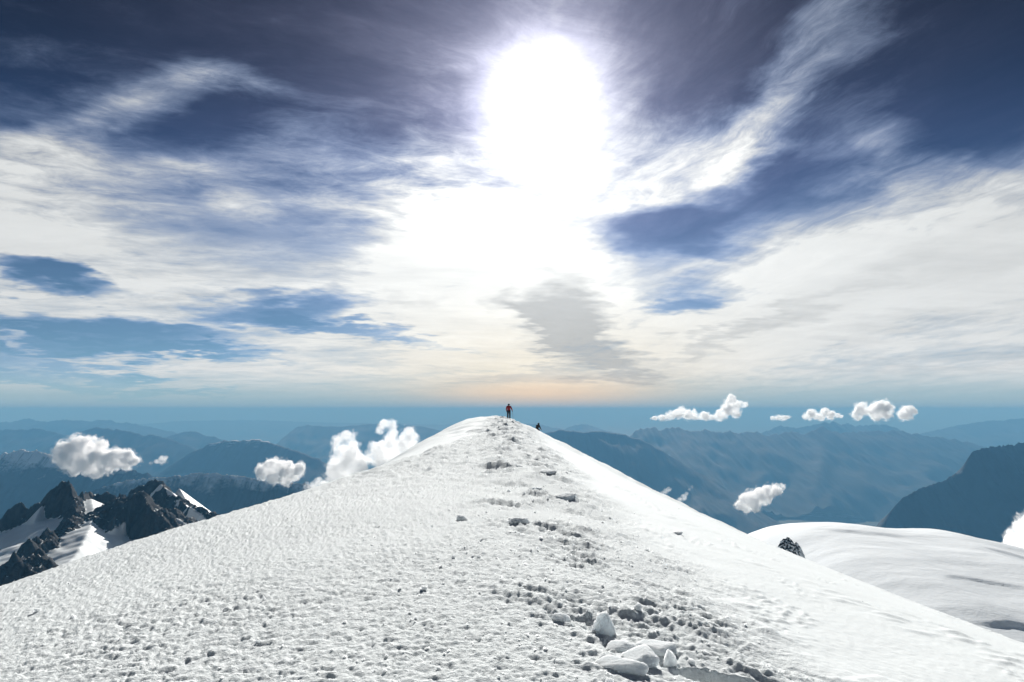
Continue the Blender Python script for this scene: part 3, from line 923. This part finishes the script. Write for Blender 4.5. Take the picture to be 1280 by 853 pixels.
GB = 'blocks of broken snow lying on the ridge'
BLOCKS = [
    # label, px, py (foot), width px, height px, depth factor, yaw, seed
    ('pointed upright snow block, tallest in the foreground', 757, 790, 34, 31, .8, .3, 21),
    ('rounded snow slab lying aslant in front of a small upright fragment', 797, 829, 50, 19, 1.2, -.5, 22),
    ('wide low snow slab at the near end of the broken pile', 778, 841, 54, 17, 1.0, .2, 23),
    ('narrow upright snow fragment beside the dark hollow', 838, 832, 14, 24, .8, .1, 24),
    ('long thin snow slab behind the broken pile', 822, 816, 66, 15, .7, -.35, 25),
    ('lumpy snow clod at the foot of the pointed upright block', 776, 812, 36, 18, .9, .6, 26),
    ('isolated grey snow lump on the rough crust left of the trail', 577, 649, 19, 8, .9, .2, 27),
    ('flat topped snow lump with a shaded front on the trail', 646, 655, 29, 13, .9, -.2, 28),
    ('snow lump with a shaded front high on the trail near the crest', 640, 583, 22, 8, .9, .1, 29),
    ('tilted snow slab right of the trail below the crest', 686, 596, 24, 7, .7, -.5, 30),
    ('tilted snow slab at the right edge of the trampled snow', 703, 624, 28, 11, .8, -.6, 31),
    ('small dark topped snow lump left of the bent slab', 672, 616, 18, 7, .8, .2, 32),
    ('small snow lump alone on the smooth right slope', 849, 668, 13, 6, .9, .3, 33),
    ('shaded snow lump low on the trampled strip left of the pointed block', 700, 776, 24, 14, .9, .4, 34),
    ('small round snow ball just right of the pointed block', 797, 772, 11, 9, 1.0, .1, 35),
    ('tiny snow ball on the smooth snow beside the dark hollow', 864, 828, 8, 6, 1.0, .7, 36),
]
for lab, px, py, wp, hp, df, yaw, sd_ in BLOCKS:
    gx, gy = ground_hit(px, py)
    k = gy / F
    sx = wp * k / 2 * 1.08; sz = hp * k / 2 * 1.35; sy = sx * df
    soft = 27 <= sd_ <= 33
    if soft: sy *= 1.5; sz *= .78
    o = link('snow_block', chunk_mesh('snow_block', sx, sy, sz, sd_, p=7 if soft else 14, rough=.22 if soft else .11, facets=13 if soft else 10), M_BLOCK)
    o.location = (gx, gy + sy * .4, ground_z(gx, gy) + sz * (.0 if soft else .12))
    o.rotation_euler = (random.uniform(-.22, .22), random.uniform(-.22, .22), yaw)
    tag(o, lab, 'snow block', GB)


# ------------------------------------------------------------------ loose crumbs of snow on the trampled strip
def build_crumbs():
    base_me = []
    for s in range(8):
        r_ = np.random.default_rng(100 + s)
        bm = bmesh.new()
        p = r_.normal(size=(9, 3)); p /= np.linalg.norm(p, axis=1, keepdims=True)
        for q in p: bm.verts.new(q * np.array([1, .85, .7]))
        h = bmesh.ops.convex_hull(bm, input=bm.verts)
        bm.verts.ensure_lookup_table(); bm.verts.index_update()
        V = np.array([v.co for v in bm.verts]); T = np.array([[v.index for v in f.verts] for f in bm.faces])
        bm.free()
        base_me.append((V, T))
    N = 2400
    y = 4.2 * (60 / 4.2) ** rng.random(N)
    x = .55 - .02 * y + rng.normal(size=N) * 1.0
    side = rng.random(N)
    x = np.where(side < .3, rng.uniform(-6, 2.4, N) * np.clip(y / 9, .5, 1), x)
    x = np.where(side > .93, rng.uniform(1.5, 6, N), x)
    keep = crust(x, y) + .12 > rng.random(N)
    x, y = x[keep], y[keep]
    z = ridge_height(x, y)
    size = .007 + .017 * rng.random(len(x)) ** 3 + .0002 * y
    size = size * np.where(rng.random(len(x)) < .05, 2.2, 1)
    Vs, Ts, off = [], [], 0
    for i in range(len(x)):
        V, T = base_me[i % 8]
        a = rng.random() * 6.28
        R = np.array([[math.cos(a), -math.sin(a), 0], [math.sin(a), math.cos(a), 0], [0, 0, 1]])
        Vs.append(V @ R.T * size[i] + np.array([x[i], y[i], z[i] + size[i] * .25]))
        Ts.append(T + off); off += len(V)
    me = bpy.data.meshes.new('snow_crumbs')
    me.from_pydata(np.concatenate(Vs).tolist(), [], np.concatenate(Ts).tolist())
    me.update()
    o = link('snow_crumbs', me, M_BLOCK)
    tag(o, 'loose crumbs of snow scattered over the trampled crest', 'snow crumbs', None, 'stuff')


build_crumbs()


# ------------------------------------------------------------------ people
def plain(name, col, rough=.8):
    m, n, b = mat(name)
    pos = n.n('ShaderNodeNewGeometry').outputs['Position']
    n.put(b.inputs['Base Color'], n.mix(n.noise(pos, 18, 3), tuple(c * .8 for c in col), col))
    b.inputs['Roughness'].default_value = rough
    return m


M_RED = plain('red_shell_fabric', (.30, .022, .03)); M_DARK = plain('charcoal_fabric', (.022, .024, .03)); M_BLK = plain('black_fabric', (.012, .012, .014))
M_SKIN = plain('skin', (.45, .27, .19), .5); M_POLE = plain('pole_metal', (.05, .05, .055), .35); M_BOOT = plain('boot_leather', (.03, .026, .024))


def skin_mesh(name, verts, edges, radii, mt, parent, sub=2):
    me = bpy.data.meshes.new(name)
    me.from_pydata([tuple(v) for v in verts], edges, [])
    o = link(name, me, None, parent)
    o.modifiers.new('s', 'SKIN')
    for sv, r in zip(me.skin_vertices[0].data, radii):
        sv.radius = (r, r) if not isinstance(r, tuple) else r
    me.skin_vertices[0].data[0].use_root = True
    s = o.modifiers.new('u', 'SUBSURF'); s.levels = sub; s.render_levels = sub
    apply_mods(o)
    o.data.materials.clear(); o.data.materials.append(mt)
    o.data.polygons.foreach_set('use_smooth', np.ones(len(o.data.polygons), bool))
    return o


def build_person(label, loc, rz, coat, crouch=False):
    root = bpy.data.objects.new('person', None)
    C.objects.link(root)
    root.location = loc; root.rotation_euler = (0, 0, rz)
    tag(root, label, 'person', 'climbers on the ridge')
    j = dict(pelvis=(0, 0, .93), waist=(0, .01, 1.08), chest=(0, .03, 1.30), neck=(0, .04, 1.47), head=(0, .07, 1.60), top=(0, .07, 1.72),
             shl=(-.19, .03, 1.40), ell=(-.27, .02, 1.14), wrl=(-.24, .17, .95), hal=(-.23, .22, .90),
             shr=(.19, .03, 1.40), elr=(.30, -.02, 1.15), wrr=(.36, .10, .98), har=(.37, .16, .94),
             hil=(-.10, 0, .90), knl=(-.11, .10, .50), anl=(-.11, .02, .10), tol=(-.12, .16, .05),
             hir=(.10, 0, .90), knr=(.11, .02, .49), anr=(.11, -.12, .11), tor=(.12, .03, .05))
    if crouch:
        j.update(pelvis=(0, -.05, .62), waist=(0, .03, .76), chest=(0, .16, .95), neck=(0, .24, 1.10), head=(0, .30, 1.22), top=(0, .31, 1.34),
                 shl=(-.19, .17, 1.04), ell=(-.28, .24, .80), wrl=(-.20, .42, .66), hal=(-.19, .48, .62),
                 shr=(.19, .17, 1.04), elr=(.28, .24, .80), wrr=(.20, .42, .66), har=(.19, .48, .62),
                 hil=(-.10, -.05, .60), knl=(-.13, .32, .52), anl=(-.12, .10, .10), tol=(-.12, .25, .05),
                 hir=(.10, -.05, .60), knr=(.13, .30, .46), anr=(.12, -.02, .10), tor=(.13, .13, .05))
    v = lambda *k: [j[q] for q in k]
    # the body: one surface from head to toes
    names = list(j)
    E_ = [('pelvis', 'waist'), ('waist', 'chest'), ('chest', 'neck'), ('neck', 'head'), ('head', 'top'), ('chest', 'shl'), ('shl', 'ell'), ('ell', 'wrl'), ('wrl', 'hal'),
          ('chest', 'shr'), ('shr', 'elr'), ('elr', 'wrr'), ('wrr', 'har'), ('pelvis', 'hil'), ('hil', 'knl'), ('knl', 'anl'), ('anl', 'tol'), ('pelvis', 'hir'), ('hir', 'knr'), ('knr', 'anr'), ('anr', 'tor')]
    rad = dict(pelvis=.13, waist=.12, chest=.14, neck=.055, head=.095, top=.07, shl=.06, shr=.06, ell=.042, elr=.042, wrl=.03, wrr=.03, hal=.035, har=.035, hil=.085, hir=.085, knl=.058, knr=.058, anl=.04, anr=.04, tol=.03, tor=.03)
    skin_mesh('body', [j[k] for k in names], [(names.index(a), names.index(b)) for a, b in E_], [rad[k] for k in names], M_SKIN, root)
    # jacket: hem, torso, both sleeves, collar
    hem = tuple(np.array(j['pelvis']) - np.array((0, 0, .06)))
    k = ['hem', 'waist', 'chest', 'neck', 'shl', 'ell', 'wrl', 'shr', 'elr', 'wrr']
    vv = [hem] + v(*k[1:])
    ee = [(0, 1), (1, 2), (2, 3), (2, 4), (4, 5), (5, 6), (2, 7), (7, 8), (8, 9)]
    skin_mesh('jacket', vv, ee, [(.19, .15), (.17, .145), (.19, .16), .085, .095, .072, .055, .095, .072, .055], coat, root)
    kk = ['pelvis', 'hil', 'knl', 'anl', 'hir', 'knr', 'anr']
    skin_mesh('trousers', v(*kk), [(0, 1), (1, 2), (2, 3), (0, 4), (4, 5), (5, 6)], [.155, .115, .088, .075, .115, .088, .075], M_BLK, root)
    for s in 'lr':
        a, t = np.array(j['an' + s]), np.array(j['to' + s])
        skin_mesh('boot', [a + (0, -.04, .06), a + (0, -.03, -.04), t + (0, .02, .0)], [(0, 1), (1, 2)], [.07, .062, .05], M_BOOT, root)
        w_, h_ = np.array(j['wr' + s]), np.array(j['ha' + s])
        d = (h_ - w_); d = d / np.linalg.norm(d)
        sd2 = -1 if s == 'l' else 1
        vs = [w_, h_]; es = [(0, 1)]; rr = [.036, .04]
        for q, (off, ln) in enumerate(((-.03, .055), (-.01, .065), (.01, .06), (.03, .05))):
            b0 = h_ + np.array((off, 0, 0)) + d * .025
            vs += [b0, b0 + d * ln * .6 + (0, 0, -.02), b0 + d * ln * .5 + (0, -.02, -.05)]
            n0 = len(vs) - 3
            es += [(1, n0), (n0, n0 + 1), (n0 + 1, n0 + 2)]; rr += [.012, .011, .010]
        b0 = w_ + d * .03 + (-sd2 * .035, 0, .0)
        vs += [b0, b0 + d * .045 + (-sd2 * .01, 0, -.015)]
        es += [(0, len(vs) - 2), (len(vs) - 2, len(vs) - 1)]; rr += [.015, .012]
        skin_mesh('glove', vs, es, rr, M_BLK, root, 1)
    hd, tp = np.array(j['head']), np.array(j['top'])
    skin_mesh('hood', [np.array(j['neck']) + (0, -.05, .02), hd + (0, -.045, .0), tp + (0, -.03, -.01)], [(0, 1), (1, 2)], [.115, .125, .085], M_BLK, root)
    return root, j


hx, hy = -.36, 85.0
hx = ray(636, 520)[0] * hy
p1, jj = build_person('person in a red jacket, dark hood and dark trousers walking along the crest', (hx, hy, ground_z(hx, hy) - .03), 0.0, M_RED)


def build_pole(root, hand, tip, label):
    pr = bpy.data.objects.new('trekking_pole', None)
    C.objects.link(pr)
    pr.location = root.location; pr.rotation_euler = root.rotation_euler
    tag(pr, label, 'trekking pole')
    def rod(name, a, b, r0, r1, m_, par):
        a, b = Vector(a), Vector(b)
        bm = bmesh.new()
        d = b - a
        q = d.to_track_quat('Z', 'Y').to_matrix().to_4x4()
        bmesh.ops.create_cone(bm, cap_ends=True, segments=10, radius1=r0, radius2=r1, depth=d.length, matrix=Matrix.Translation((a + b) / 2) @ q)
        me = bpy.data.meshes.new(name); bm.to_mesh(me); bm.free()
        return link(name, me, m_, par)
    h, t = Vector(hand), Vector(tip)
    u = (h - t).normalized()
    rod('shaft', t, h - u * .06, .007, .011, M_POLE, pr)
    rod('grip', h - u * .06, h + u * .08, .016, .019, M_BLK, pr)
    rod('basket', t + u * .055, t + u * .065, .045, .03, M_BLK, pr)


build_pole(p1, (jj['har'][0] + .005, jj['har'][1] + .07, jj['har'][2] - .03), (.47, .30, -.05), 'thin trekking pole in the right hand of the red jacketed climber')

cx_, cy_ = ray(671, 536)[0] * 88.0, 88.0
p2, _ = build_person('person in dark clothing crouching at the right edge of the crest', (cx_, cy_, ground_z(cx_, cy_) - .62), -.9, M_DARK, True)


# ------------------------------------------------------------------ haze: one closed box of air round everything
def build_haze():
    bm = bmesh.new()
    R_, z0, z1 = 240000.0, -4300.0, 260.0
    bmesh.ops.create_cube(bm, size=1.0, matrix=Matrix.Translation((0, 0, (z0 + z1) / 2)) @ Matrix.Diagonal((2 * R_, 2 * R_, z1 - z0, 1)))
    me = bpy.data.meshes.new('haze'); bm.to_mesh(me); bm.free()
    m = bpy.data.materials.new('blue_air')
    m.use_nodes = True
    t = m.node_tree
    t.nodes.remove(t.nodes['Principled BSDF'])
    v = t.nodes.new('ShaderNodeVolumePrincipled')
    v.inputs['Color'].default_value = (.145, .385, .65, 1)
    v.inputs['Absorption Color'].default_value = (.25, .13, .01, 1)
    v.inputs['Density'].default_value = 2.85e-5
    v.inputs['Anisotropy'].default_value = 0.0
    t.links.new(v.outputs[0], t.nodes['Material Output'].inputs['Volume'])
    o = link('haze', me, m)
    tag(o, 'blue haze filling the air over the valleys', 'haze', None, 'stuff')


build_haze()
